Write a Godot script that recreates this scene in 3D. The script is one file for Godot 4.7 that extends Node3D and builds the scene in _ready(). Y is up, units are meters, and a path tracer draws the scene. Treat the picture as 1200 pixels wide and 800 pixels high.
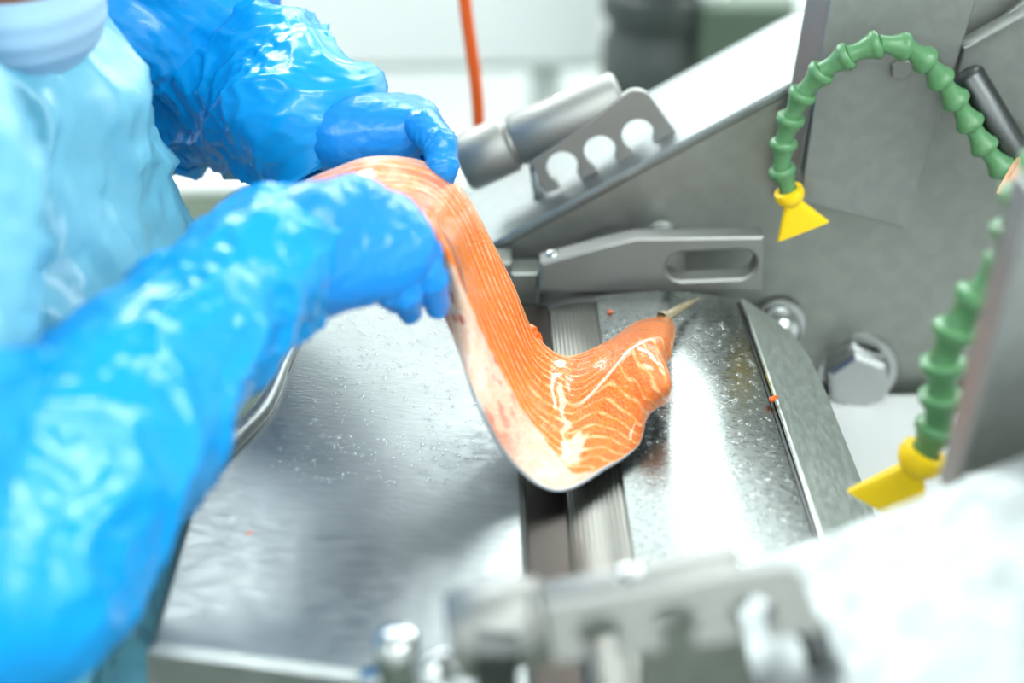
extends Node3D

# A filleting-plant worker feeds a salmon fillet into a steel skinning machine.
# Units are metres; y = 0 is the machine's working surface, FLOOR is the ground.
const FLOOR := -1.05
const CEIL := 1.75

var M := {}
var taken := {}

# ------------------------------------------------------------------ geometry
class Geo:
	var v := PackedVector3Array()
	var n := PackedVector3Array()
	var uv := PackedVector2Array()
	var ix := PackedInt32Array()

	func vert(p: Vector3, nn: Vector3, u := Vector2.ZERO) -> int:
		v.append(p)
		n.append(nn)
		uv.append(u)
		return v.size() - 1

	# corners run counter-clockwise seen from outside
	func tri(a: int, b: int, c: int) -> void:
		ix.append_array(PackedInt32Array([a, c, b]))

	func flat3(a: Vector3, b: Vector3, c: Vector3) -> void:
		var nn := (b - a).cross(c - a).normalized()
		tri(vert(a, nn), vert(b, nn), vert(c, nn))

	func flat4(a: Vector3, b: Vector3, c: Vector3, d: Vector3) -> void:
		var nn := (c - a).cross(d - b).normalized()
		var k := vert(a, nn)
		vert(b, nn)
		vert(c, nn)
		vert(d, nn)
		tri(k, k + 1, k + 2)
		tri(k, k + 2, k + 3)

	# smooth grid, p[i * nj + j]; the outside is on the side of (di x dj)
	func grid(p: PackedVector3Array, ni: int, nj: int, wrap_j := false, flip := false) -> void:
		var base := v.size()
		var acc := PackedVector3Array()
		acc.resize(ni * nj)
		for i in ni - 1:
			for j in nj - 1:
				var a := i * nj + j
				var nn := (p[a + nj + 1] - p[a]).cross(p[a + 1] - p[a + nj])
				if flip:
					nn = -nn
				for q in [a, a + 1, a + nj, a + nj + 1]:
					acc[q] += nn
		if wrap_j:
			for i in ni:
				var s := acc[i * nj] + acc[i * nj + nj - 1]
				acc[i * nj] = s
				acc[i * nj + nj - 1] = s
		for i in ni:
			for j in nj:
				vert(p[i * nj + j], acc[i * nj + j].normalized(), Vector2(float(i) / (ni - 1), float(j) / (nj - 1)))
		for i in ni - 1:
			for j in nj - 1:
				var a := base + i * nj + j
				if flip:
					tri(a, a + 1, a + nj + 1)
					tri(a, a + nj + 1, a + nj)
				else:
					tri(a, a + nj, a + nj + 1)
					tri(a, a + nj + 1, a + 1)

	func mesh() -> ArrayMesh:
		var arr := []
		arr.resize(Mesh.ARRAY_MAX)
		arr[Mesh.ARRAY_VERTEX] = v
		arr[Mesh.ARRAY_NORMAL] = n
		arr[Mesh.ARRAY_TEX_UV] = uv
		arr[Mesh.ARRAY_INDEX] = ix
		var m := ArrayMesh.new()
		m.add_surface_from_arrays(Mesh.PRIMITIVE_TRIANGLES, arr)
		return m


func inset(loop: PackedVector2Array, b: float) -> PackedVector2Array:
	var out := PackedVector2Array()
	var k := loop.size()
	for i in k:
		var e0 := (loop[i] - loop[(i + k - 1) % k]).normalized()
		var e1 := (loop[(i + 1) % k] - loop[i]).normalized()
		var n0 := Vector2(-e0.y, e0.x)
		var n1 := Vector2(-e1.y, e1.x)
		var m := (n0 + n1)
		m = m / maxf(m.length_squared() * 0.5, 0.3)
		out.append(loop[i] + m * b)
	return out


# Extrudes a counter-clockwise outline (with clockwise holes) from z = 0 to h, edges chamfered by b.
func prism(g: Geo, loop: PackedVector2Array, holes: Array, h: float, b: float, t: Transform3D) -> void:
	var loops := [loop]
	loops.append_array(holes)
	var ins := []
	for l in loops:
		ins.append(inset(l, b))
	# caps: bridge the holes into one outline
	var cap: PackedVector2Array = ins[0]
	for k in range(1, ins.size()):
		var hole: PackedVector2Array = ins[k]
		var best := [0, 0, 1e9]
		for i in cap.size():
			for j in hole.size():
				var d := cap[i].distance_squared_to(hole[j])
				if d < best[2]:
					best = [i, j, d]
		var joined := PackedVector2Array()
		for i in best[0] + 1:
			joined.append(cap[i])
		for j in hole.size() + 1:
			joined.append(hole[(best[1] + j) % hole.size()])
		for i in range(best[0], cap.size()):
			joined.append(cap[i])
		cap = joined
	var tris := Geometry2D.triangulate_polygon(cap)
	if tris.is_empty():
		push_warning("outline could not be filled")
	for k in range(0, tris.size(), 3):
		var a := cap[tris[k]]
		var c := cap[tris[k + 1]]
		var d := cap[tris[k + 2]]
		if (c - a).cross(d - a) < 0:
			var s := c
			c = d
			d = s
		g.flat3(t * Vector3(a.x, a.y, h), t * Vector3(c.x, c.y, h), t * Vector3(d.x, d.y, h))
		g.flat3(t * Vector3(a.x, a.y, 0), t * Vector3(d.x, d.y, 0), t * Vector3(c.x, c.y, 0))
	for k in loops.size():
		var l: PackedVector2Array = loops[k]
		var q: PackedVector2Array = ins[k]
		var num := l.size()
		var en := PackedVector2Array()
		for i in num:
			var e := (l[(i + 1) % num] - l[i]).normalized()
			en.append(Vector2(e.y, -e.x))
		for i in num:
			var i1 := (i + 1) % num
			var na := en[i]
			var nb := en[i]
			var prev := en[(i + num - 1) % num]
			var next := en[i1]
			if prev.dot(en[i]) > 0.75:
				na = (prev + en[i]).normalized()
			if next.dot(en[i]) > 0.75:
				nb = (next + en[i]).normalized()
			var rows := [[q[i], q[i1], 0.0], [l[i], l[i1], b], [l[i], l[i1], h - b], [q[i], q[i1], h]]
			for r in 3:
				if b <= 0.0 and r != 1:
					continue
				var tilt: float = [-1.0, 0.0, 1.0][r]
				var n1 := (t.basis * Vector3(na.x, na.y, tilt)).normalized()
				var n2 := (t.basis * Vector3(nb.x, nb.y, tilt)).normalized()
				var lo: Array = rows[r]
				var hi: Array = rows[r + 1]
				var a := g.vert(t * Vector3(lo[0].x, lo[0].y, lo[2]), n1)
				var c := g.vert(t * Vector3(lo[1].x, lo[1].y, lo[2]), n2)
				var d := g.vert(t * Vector3(hi[1].x, hi[1].y, hi[2]), n2)
				var e2 := g.vert(t * Vector3(hi[0].x, hi[0].y, hi[2]), n1)
				g.tri(a, c, d)
				g.tri(a, d, e2)


func box(g: Geo, size: Vector3, at: Vector3, b := 0.002, basis := Basis()) -> void:
	var x := size.x / 2
	var y := size.y / 2
	prism(g, PackedVector2Array([Vector2(-x, -y), Vector2(x, -y), Vector2(x, y), Vector2(-x, y)]), [], size.z, b, Transform3D(basis, at) * Transform3D(Basis(), Vector3(0, 0, -size.z / 2)))


# Turns a profile of (radius, height) about the local y axis of t; corners sharper than 35 degrees stay sharp.
func lathe(g: Geo, prof: PackedVector2Array, seg: int, t: Transform3D) -> void:
	var k := prof.size()
	var en := PackedVector2Array()
	for i in k - 1:
		var e := (prof[i + 1] - prof[i]).normalized()
		en.append(Vector2(e.y, -e.x))
	for i in k - 1:
		var na := en[i]
		var nb := en[i]
		if i > 0 and en[i - 1].dot(en[i]) > 0.7:
			na = (en[i - 1] + en[i]).normalized()
		if i < k - 2 and en[i + 1].dot(en[i]) > 0.7:
			nb = (en[i + 1] + en[i]).normalized()
		var base := g.v.size()
		for j in seg + 1:
			var a := TAU * j / seg
			var c := cos(a)
			var s := sin(a)
			g.vert(t * Vector3(prof[i].x * c, prof[i].y, prof[i].x * s), (t.basis * Vector3(na.x * c, na.y, na.x * s)).normalized(), Vector2(float(j) / seg, 0))
			g.vert(t * Vector3(prof[i + 1].x * c, prof[i + 1].y, prof[i + 1].x * s), (t.basis * Vector3(nb.x * c, nb.y, nb.x * s)).normalized(), Vector2(float(j) / seg, 1))
		for j in seg:
			var q := base + j * 2
			g.tri(q, q + 1, q + 3)
			g.tri(q, q + 3, q + 2)


func frame(at: Vector3, dir: Vector3) -> Transform3D:
	var y := dir.normalized()
	var x := y.cross(Vector3(0, 0, 1) if absf(y.z) < 0.9 else Vector3(1, 0, 0)).normalized()
	return Transform3D(Basis(x, y, x.cross(y)), at)


# A cylinder from a to b with chamfered ends.
func rod(g: Geo, a: Vector3, b: Vector3, r: float, seg := 32, c := 0.0015) -> void:
	var h := a.distance_to(b)
	lathe(g, PackedVector2Array([Vector2(0, 0), Vector2(r - c, 0), Vector2(r, c), Vector2(r, h - c), Vector2(r - c, h), Vector2(0, h)]), seg, frame(a, b - a))


func spline(pts: Array, t: float):
	var k := pts.size()
	var x := clampf(t, 0.0, 1.0) * (k - 1)
	var i := mini(int(x), k - 2)
	var f := x - i
	var p0 = pts[maxi(i - 1, 0)]
	var p1 = pts[i]
	var p2 = pts[i + 1]
	var p3 = pts[mini(i + 2, k - 1)]
	return 0.5 * (p1 * 2.0 + (p2 - p0) * f + (p0 * 2.0 - p1 * 5.0 + p2 * 4.0 - p3) * f * f + (p1 * 3.0 - p0 - p2 * 3.0 + p3) * f * f * f)


# A tube round a path; shift(i, j, point, outward) may move each point.
func tube(g: Geo, pts: Array, radii: Array, ni: int, nj: int, shift = null) -> void:
	var p := PackedVector3Array()
	var side := Vector3.ZERO
	for i in ni:
		var t := float(i) / (ni - 1)
		var c: Vector3 = spline(pts, t)
		var d: Vector3 = (spline(pts, t + 0.01) - spline(pts, t - 0.01)).normalized()
		if side == Vector3.ZERO:
			side = d.cross(Vector3(0.13, 0.3, 0.9)).normalized()
		side = (side - d * side.dot(d)).normalized()
		var up := side.cross(d)
		var r: float = spline(radii, t)
		for j in nj:
			var a := TAU * (j % (nj - 1)) / (nj - 1)
			var o := side * cos(a) + up * sin(a)
			var q := c + o * r
			if shift:
				q = shift.call(t, o, d, q)
			p.append(q)
	g.grid(p, ni, nj, true)


# Surface nets over a smooth union of tapered capsules [a, radius a, b, radius b].
func flesh_out(g: Geo, bones: Array, cell: float, k: float, grow := 0.0) -> void:
	var lo := Vector3(1e9, 1e9, 1e9)
	var hi := -lo
	for b in bones:
		for e in 2:
			var r: float = b[1 + 2 * e] + grow + k + 2.0 * cell
			lo = lo.min(b[2 * e] - Vector3.ONE * r)
			hi = hi.max(b[2 * e] + Vector3.ONE * r)
	var nx := int((hi.x - lo.x) / cell) + 2
	var ny := int((hi.y - lo.y) / cell) + 2
	var nz := int((hi.z - lo.z) / cell) + 2
	var f := PackedFloat32Array()
	f.resize(nx * ny * nz)
	f.fill(1.0)
	for b in bones:
		var a: Vector3 = b[0]
		var c: Vector3 = b[2]
		var ra: float = b[1] + grow
		var rb: float = b[3] + grow
		var pad := k + 2.0 * cell
		var l := ((a - Vector3.ONE * (ra + pad)).min(c - Vector3.ONE * (rb + pad)) - lo) / cell
		var h := ((a + Vector3.ONE * (ra + pad)).max(c + Vector3.ONE * (rb + pad)) - lo) / cell
		var ac := c - a
		var q := maxf(ac.length_squared(), 1e-9)
		for z in range(maxi(int(l.z), 0), mini(int(h.z) + 2, nz)):
			for y in range(maxi(int(l.y), 0), mini(int(h.y) + 2, ny)):
				var at := (z * ny + y) * nx
				for x in range(maxi(int(l.x), 0), mini(int(h.x) + 2, nx)):
					var p := lo + Vector3(x, y, z) * cell - a
					var t := clampf(p.dot(ac) / q, 0.0, 1.0)
					var d := (p - ac * t).length() - lerpf(ra, rb, t)
					var o := f[at + x]
					var w := maxf(k - absf(o - d), 0.0)
					f[at + x] = minf(o, d) - w * w / (4.0 * k)
	var base := g.v.size()
	var id := {}
	var offs := [0, 1, nx, nx + 1, nx * ny, nx * ny + 1, nx * ny + nx, nx * ny + nx + 1]
	var cube := [Vector3(0, 0, 0), Vector3(1, 0, 0), Vector3(0, 1, 0), Vector3(1, 1, 0), Vector3(0, 0, 1), Vector3(1, 0, 1), Vector3(0, 1, 1), Vector3(1, 1, 1)]
	var edges := [[0, 1], [2, 3], [4, 5], [6, 7], [0, 2], [1, 3], [4, 6], [5, 7], [0, 4], [1, 5], [2, 6], [3, 7]]
	for z in nz - 1:
		for y in ny - 1:
			for x in nx - 1:
				var at := (z * ny + y) * nx + x
				var first := f[at] < 0.0
				var same := true
				for e in 7:
					if (f[at + offs[e + 1]] < 0.0) != first:
						same = false
						break
				if same:
					continue
				var s := Vector3.ZERO
				var cnt := 0
				for e in edges:
					var fa := f[at + offs[e[0]]]
					var fb := f[at + offs[e[1]]]
					if (fa < 0.0) != (fb < 0.0):
						s += cube[e[0]].lerp(cube[e[1]], fa / (fa - fb))
						cnt += 1
				id[at] = g.vert(lo + (Vector3(x, y, z) + s / cnt) * cell, Vector3.ZERO)
	var step := [1, nx, nx * ny]
	for at in id:
		for ax in 3:
			var s1: int = step[(ax + 1) % 3]
			var s2: int = step[(ax + 2) % 3]
			var inside := f[at] < 0.0
			if inside == (f[at + step[ax]] < 0.0):
				continue
			if not (id.has(at - s1) and id.has(at - s2) and id.has(at - s1 - s2)):
				continue
			var a: int = id[at]
			var b2: int = id[at - s1]
			var c2: int = id[at - s1 - s2]
			var d2: int = id[at - s2]
			if inside:
				g.tri(a, b2, c2)
				g.tri(a, c2, d2)
			else:
				g.tri(a, c2, b2)
				g.tri(a, d2, c2)
	for i in range(0, g.ix.size(), 3):
		var a := g.ix[i]
		if a < base:
			continue
		var nn := (g.v[g.ix[i + 2]] - g.v[a]).cross(g.v[g.ix[i + 1]] - g.v[a])
		for e in 3:
			g.n[g.ix[i + e]] += nn
	for i in range(base, g.v.size()):
		g.n[i] = g.n[i].normalized()


# Moves a finished mesh's points along their normals and computes the normals anew.
func ruffle(g: Geo, amount: Callable) -> void:
	for i in g.v.size():
		g.v[i] += g.n[i] * amount.call(g.v[i])
	var acc := PackedVector3Array()
	acc.resize(g.v.size())
	for i in range(0, g.ix.size(), 3):
		var nn := (g.v[g.ix[i + 2]] - g.v[g.ix[i]]).cross(g.v[g.ix[i + 1]] - g.v[g.ix[i]])
		for e in 3:
			acc[g.ix[i + e]] += nn
	for i in g.v.size():
		g.n[i] = acc[i].normalized()


# ------------------------------------------------------------------ objects
func numbered(called: String) -> String:
	var k: int = taken.get(called, 0)
	taken[called] = k + 1
	return called if k == 0 else "%s_%03d" % [called, k]


func thing(called: String, label: String, category: String, at := Vector3.ZERO, group := "") -> Node3D:
	var o := Node3D.new()
	o.name = numbered(called)
	add_child(o, true)
	o.position = at
	tag(o, label, category, group)
	return o


func tag(o: Node3D, label: String, category: String, group := "", kind := "") -> void:
	o.set_meta("label", label)
	o.set_meta("category", category)
	if group:
		o.set_meta("group", group)
	if kind:
		o.set_meta("kind", kind)


# Adds a mesh given in world coordinates under a thing or a part.
func part(called: String, g: Geo, m: Material, parent: Node3D, label := "") -> MeshInstance3D:
	var o := MeshInstance3D.new()
	o.name = called
	o.mesh = g.mesh()
	o.material_override = m
	var up := parent
	var off := Vector3.ZERO
	while up != self:
		off += up.position
		up = up.get_parent()
	parent.add_child(o, true)
	o.position = -off
	if label:
		o.set_meta("label", label)
	return o


func struct(called: String, g: Geo, m: Material, label: String, category: String) -> MeshInstance3D:
	var o := part(called, g, m, self)
	tag(o, label, category, "", "structure")
	return o


func noise(freq: float, kind := FastNoiseLite.TYPE_SIMPLEX_SMOOTH, rng := 1, oct := 3) -> FastNoiseLite:
	var n := FastNoiseLite.new()
	n.noise_type = kind
	n.frequency = freq
	n.seed = rng
	n.fractal_octaves = oct
	return n


func noise_map(freq: float, from: Color, to: Color, rng := 1, oct := 4, size := 512, lo := 0.0, hi := 1.0) -> NoiseTexture2D:
	var t := NoiseTexture2D.new()
	t.width = size
	t.height = size
	t.seamless = true
	t.noise = noise(freq, FastNoiseLite.TYPE_SIMPLEX, rng, oct)
	var r := Gradient.new()
	r.set_color(0, from)
	r.set_color(1, to)
	r.set_offset(0, lo)
	r.set_offset(1, hi)
	t.color_ramp = r
	return t


func grey(x: float) -> Color:
	return Color(x, x, x)


func mat(called: String, c: Color, rough: float, metal := 0.0) -> StandardMaterial3D:
	var m := StandardMaterial3D.new()
	m.resource_name = called
	m.albedo_color = c
	m.roughness = rough
	m.metallic = metal
	M[called] = m
	return m


func triplanar(m: StandardMaterial3D, scale: Vector3) -> void:
	m.uv1_triplanar = true
	m.uv1_world_triplanar = true
	m.uv1_scale = scale
	m.uv1_triplanar_sharpness = 4.0


func make_materials() -> void:
	var brush := noise_map(0.03, grey(0.40), grey(0.62), 3, 4, 512, 0.2, 0.8)
	var brush_tint := noise_map(0.02, grey(0.965), grey(1.0), 8, 5, 512, 0.25, 0.7)
	var lumps := noise_map(0.012, grey(0.0), grey(1.0), 5, 5)
	var fine := noise_map(0.06, grey(0.0), grey(1.0), 6, 3)
	var wet_map := noise_map(0.03, grey(0.0), grey(1.0), 12, 3, 512, 0.35, 0.65)
	# brushed steel: marks run across the machine
	var m := mat("table_steel", Color(0.58, 0.60, 0.60), 0.72, 0.85)
	m.roughness_texture = brush
	m.albedo_texture = brush_tint
	m.heightmap_enabled = true
	m.heightmap_texture = fine
	m.heightmap_scale = 0.015
	triplanar(m, Vector3(2.2, 2.2, 14.0))
	m = mat("plate_steel", Color(0.53, 0.55, 0.545), 0.6, 1.0)
	m.roughness_texture = brush
	m.heightmap_enabled = true
	m.heightmap_texture = wet_map
	m.heightmap_scale = 0.003
	triplanar(m, Vector3(7, 7, 11))
	m = mat("scratched_steel", Color(0.66, 0.69, 0.67), 0.95, 0.7)
	m.roughness_texture = brush
	m.albedo_texture = brush_tint
	triplanar(m, Vector3(9, 9, 3.0))
	m = mat("frame_steel", Color(0.62, 0.63, 0.61), 0.5, 1.0)
	m.albedo_texture = brush_tint
	triplanar(m, Vector3(3, 3, 3))
	m = mat("rail_steel", Color(0.56, 0.58, 0.58), 0.95, 1.0)
	m.roughness_texture = noise_map(0.02, grey(0.4), grey(0.6), 21)
	triplanar(m, Vector3(3, 3, 3))
	m = mat("hinge_steel", Color(0.60, 0.60, 0.59), 0.55, 0.95)
	m = mat("dark_steel", Color(0.34, 0.35, 0.35), 0.4, 1.0)
	m = mat("tooth_steel", Color(0.50, 0.50, 0.48), 0.34, 1.0)
	m = mat("blade_steel", Color(0.27, 0.25, 0.235), 0.3, 1.0)
	m = mat("bolt_steel", Color(0.72, 0.73, 0.73), 0.22, 1.0)
	m = mat("splash_steel", Color(0.62, 0.63, 0.62), 0.5, 1.0)
	m.albedo_texture = brush_tint
	triplanar(m, Vector3(4, 4, 4))
	mat("hose_green", Color(0.32, 0.51, 0.34), 0.35)
	mat("nozzle_yellow", Color(0.93, 0.78, 0.04), 0.4)
	mat("nozzle_pale", Color(0.86, 0.62, 0.46), 0.45)
	mat("cable_orange", Color(0.84, 0.33, 0.02), 0.45)
	mat("white_plastic", Color(0.93, 0.94, 0.94), 0.45)
	mat("wall_white", Color(0.93, 0.94, 0.94), 0.6)
	mat("ceiling_white", Color(0.86, 0.88, 0.88), 0.7)
	mat("floor_green", Color(0.30, 0.35, 0.29), 0.5)
	mat("motor_grey", Color(0.24, 0.27, 0.26), 0.45)
	mat("motor_green", Color(0.36, 0.42, 0.36), 0.5)
	mat("skin", Color(0.55, 0.38, 0.30), 0.5)
	mat("trousers", Color(0.75, 0.78, 0.80), 0.8)
	mat("boot", Color(0.88, 0.88, 0.86), 0.4)
	m = mat("mask_cloth", Color(0.60, 0.74, 0.84), 0.75)
	m.backlight_enabled = true
	m.backlight = Color(0.2, 0.25, 0.3)
	mat("hair_net", Color(0.80, 0.86, 0.90), 0.8)
	mat("eye_dark", Color(0.05, 0.04, 0.03), 0.2)
	m = mat("glove_blue", Color(0.06, 0.50, 0.82), 0.30)
	m.heightmap_enabled = true
	m.heightmap_texture = lumps
	m.heightmap_scale = 0.05
	triplanar(m, Vector3(9, 9, 9))
	m = mat("sleeve_blue", Color(0.015, 0.57, 0.86), 0.22)
	m.backlight_enabled = true
	m.backlight = Color(0.25, 0.25, 0.25)
	m = mat("apron_blue", Color(0.40, 0.67, 0.77), 0.32)
	m.backlight_enabled = true
	m.backlight = Color(0.4, 0.4, 0.4)
	m = mat("water", Color(1, 1, 1, 0.06), 0.03)
	m.transparency = BaseMaterial3D.TRANSPARENCY_ALPHA
	m.metallic_specular = 0.7
	m = mat("lamp_face", Color(0.95, 0.95, 0.95), 0.5)
	m.emission_enabled = true
	m.emission = Color(0.95, 1.0, 1.0)
	m.emission_energy_multiplier = 1.6
	mat("lamp_body", Color(0.85, 0.87, 0.87), 0.5)


# ------------------------------------------------------------------ scene
func _ready() -> void:
	set_camera_and_light()
	build_room()
	build_machine()
	build_worker()
	build_fillet()
	build_hoses()
	build_background()
	build_small_things()


func set_camera_and_light() -> void:
	var cam := Camera3D.new()
	cam.name = "camera"
	cam.near = 0.05
	cam.far = 30.0
	var lens := CameraAttributesPhysical.new()
	lens.frustum_focal_length = 50.0
	lens.frustum_focus_distance = 1.10
	lens.frustum_near = 0.05
	lens.frustum_far = 30.0
	lens.exposure_aperture = 1.9
	cam.attributes = lens
	cam.fov = 26.991
	add_child(cam)
	cam.look_at_from_position(Vector3(-0.0458, 0.5909, 0.8130), Vector3(-0.0458, 0.5909, 0.8130) + Vector3(0.01708, -0.5, -0.86586))
	cam.current = true
	var we := WorldEnvironment.new()
	we.name = "environment"
	var e := Environment.new()
	e.background_mode = Environment.BG_COLOR
	e.background_color = Color(0.75, 0.82, 0.88)
	e.tonemap_mode = Environment.TONE_MAPPER_LINEAR
	e.tonemap_exposure = 0.51
	e.sdfgi_enabled = true
	e.ssao_enabled = true
	e.ssil_enabled = true
	we.environment = e
	add_child(we)
	make_materials()
	# fluorescent panels under the ceiling: place, size, energy
	for z in [-2.55, -1.65, 2.2]:
		for x in [-1.2, 1.2]:
			ceiling_lamp(Vector3(x, CEIL - 0.04, z), Vector2(1.9, 0.45), 12.0 if z < -2.0 else (9.0 if z < 0.0 else 11.0))
	ceiling_lamp(Vector3(0.75, CEIL - 0.04, 0.75), Vector2(1.2, 0.35), 6.0)


func ceiling_lamp(at: Vector3, size: Vector2, energy: float) -> void:
	var row := "along the back wall" if at.z < -2.0 else ("in the row before the back wall" if at.z < 0.0 else ("above the outfeed rail" if at.z < 1.0 else "at the front end of the room"))
	var t := thing("ceiling_light", "flat white fluorescent ceiling panel %s, %s" % [row, "on the worker's side" if at.x < 0.0 else "on the outfeed side"], "lamp", at, "ceiling panels")
	var g := Geo.new()
	box(g, Vector3(size.x + 0.06, 0.05, size.y + 0.06), at, 0.004)
	part("housing", g, M.lamp_body, t)
	g = Geo.new()
	box(g, Vector3(size.x, 0.006, size.y), at + Vector3(0, -0.028, 0), 0.001)
	part("lamp_panel", g, M.lamp_face, t)
	var l := AreaLight3D.new()
	l.name = "panel_light"
	l.area_size = size
	l.light_energy = energy
	l.light_color = Color(0.97, 1.0, 1.0)
	l.area_range = 12.0
	l.area_attenuation = 2.0
	l.shadow_enabled = true
	l.position = Vector3(0, -0.04, 0)
	l.rotation = Vector3(-PI / 2, 0, 0)
	t.add_child(l)


func build_room() -> void:
	var g := Geo.new()
	box(g, Vector3(6.4, 0.1, 6.2), Vector3(0, FLOOR - 0.05, -0.1), 0.0)
	struct("floor", g, M.floor_green, "grey green floor of the filleting room", "floor")
	g = Geo.new()
	box(g, Vector3(6.4, 0.1, 6.2), Vector3(0, CEIL + 0.05, -0.1), 0.0)
	struct("ceiling", g, M.ceiling_white, "plain white ceiling of the room", "ceiling")
	g = Geo.new()
	box(g, Vector3(6.4, CEIL - FLOOR, 0.1), Vector3(0, (CEIL + FLOOR) / 2, -3.05), 0.0)
	struct("wall_back", g, M.wall_white, "white wall behind the machine and worker", "wall")
	g = Geo.new()
	box(g, Vector3(6.4, CEIL - FLOOR, 0.1), Vector3(0, (CEIL + FLOOR) / 2, 2.9), 0.0)
	struct("wall_front", g, M.wall_white, "white wall behind the camera's place", "wall")
	for s in [-1, 1]:
		g = Geo.new()
		box(g, Vector3(0.1, CEIL - FLOOR, 6.0), Vector3(3.15 * s, (CEIL + FLOOR) / 2, -0.1), 0.0)
		struct("wall_left" if s < 0 else "wall_right", g, M.wall_white, "white side wall beyond the worker" if s < 0 else "white side wall beyond the machine outfeed", "wall")
	# coved skirting that rounds off into the wall
	g = Geo.new()
	var cove := PackedVector2Array([Vector2(0, 0), Vector2(0.10, 0)])
	for k in 9:
		var a := PI / 2 * k / 8.0
		cove.append(Vector2(0.10 - 0.085 * sin(a), 0.015 + 0.085 * (1.0 - cos(a))))
	cove.append(Vector2(0.0, 0.3))
	prism(g, cove, [], 6.2, 0.0, Transform3D(Basis(Vector3(0, 0, 1), Vector3(0, 1, 0), Vector3(-1, 0, 0)), Vector3(3.1, FLOOR, -3.0)))
	struct("baseboard_back", g, M.white_plastic, "white coved skirting at the foot of the back wall", "baseboard")


func flat_frame(y: float) -> Transform3D:
	return Transform3D(Basis(Vector3(1, 0, 0), Vector3(0, 0, -1), Vector3(0, 1, 0)), Vector3(0, y, 0))


func rim_y(x: float, front := false) -> float:
	return 0.039 + 0.504 * x if front else 0.038 + 0.583 * x


func arc(c: Vector2, r: float, a0: float, a1: float, k: int) -> PackedVector2Array:
	var out := PackedVector2Array()
	for i in k + 1:
		var a := lerpf(a0, a1, float(i) / k)
		out.append(c + Vector2(cos(a), sin(a)) * r)
	return out


func hex_bolt(called: String, at: Vector3, dir: Vector3, r: float, h: float, m: Material, parent: Node3D) -> MeshInstance3D:
	var g := Geo.new()
	var t := frame(at, dir)
	lathe(g, PackedVector2Array([Vector2(r * 1.25, 0), Vector2(r * 1.3, h * 0.06), Vector2(r * 1.25, h * 0.14), Vector2(r, h * 0.16)]), 24, t)
	prism(g, arc(Vector2.ZERO, r, 0.2, 0.2 + TAU * 5 / 6, 5), [], h, h * 0.12, t * Transform3D(Basis(Vector3(1, 0, 0), Vector3(0, 0, -1), Vector3(0, 1, 0)), Vector3.ZERO))
	return part(called, g, m, parent)


func dome_bolt(called: String, at: Vector3, dir: Vector3, r: float, h: float, m: Material, parent: Node3D) -> MeshInstance3D:
	var g := Geo.new()
	var prof := PackedVector2Array([Vector2(r * 1.3, 0), Vector2(r * 1.3, h * 0.18), Vector2(r * 1.02, h * 0.2), Vector2(r, h * 0.5)])
	for k in range(1, 9):
		var a := PI / 2 * k / 8.0
		prof.append(Vector2(r * cos(a), h * (0.5 + 0.5 * sin(a))))
	lathe(g, prof, 32, frame(at, dir))
	return part(called, g, m, parent)


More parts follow.
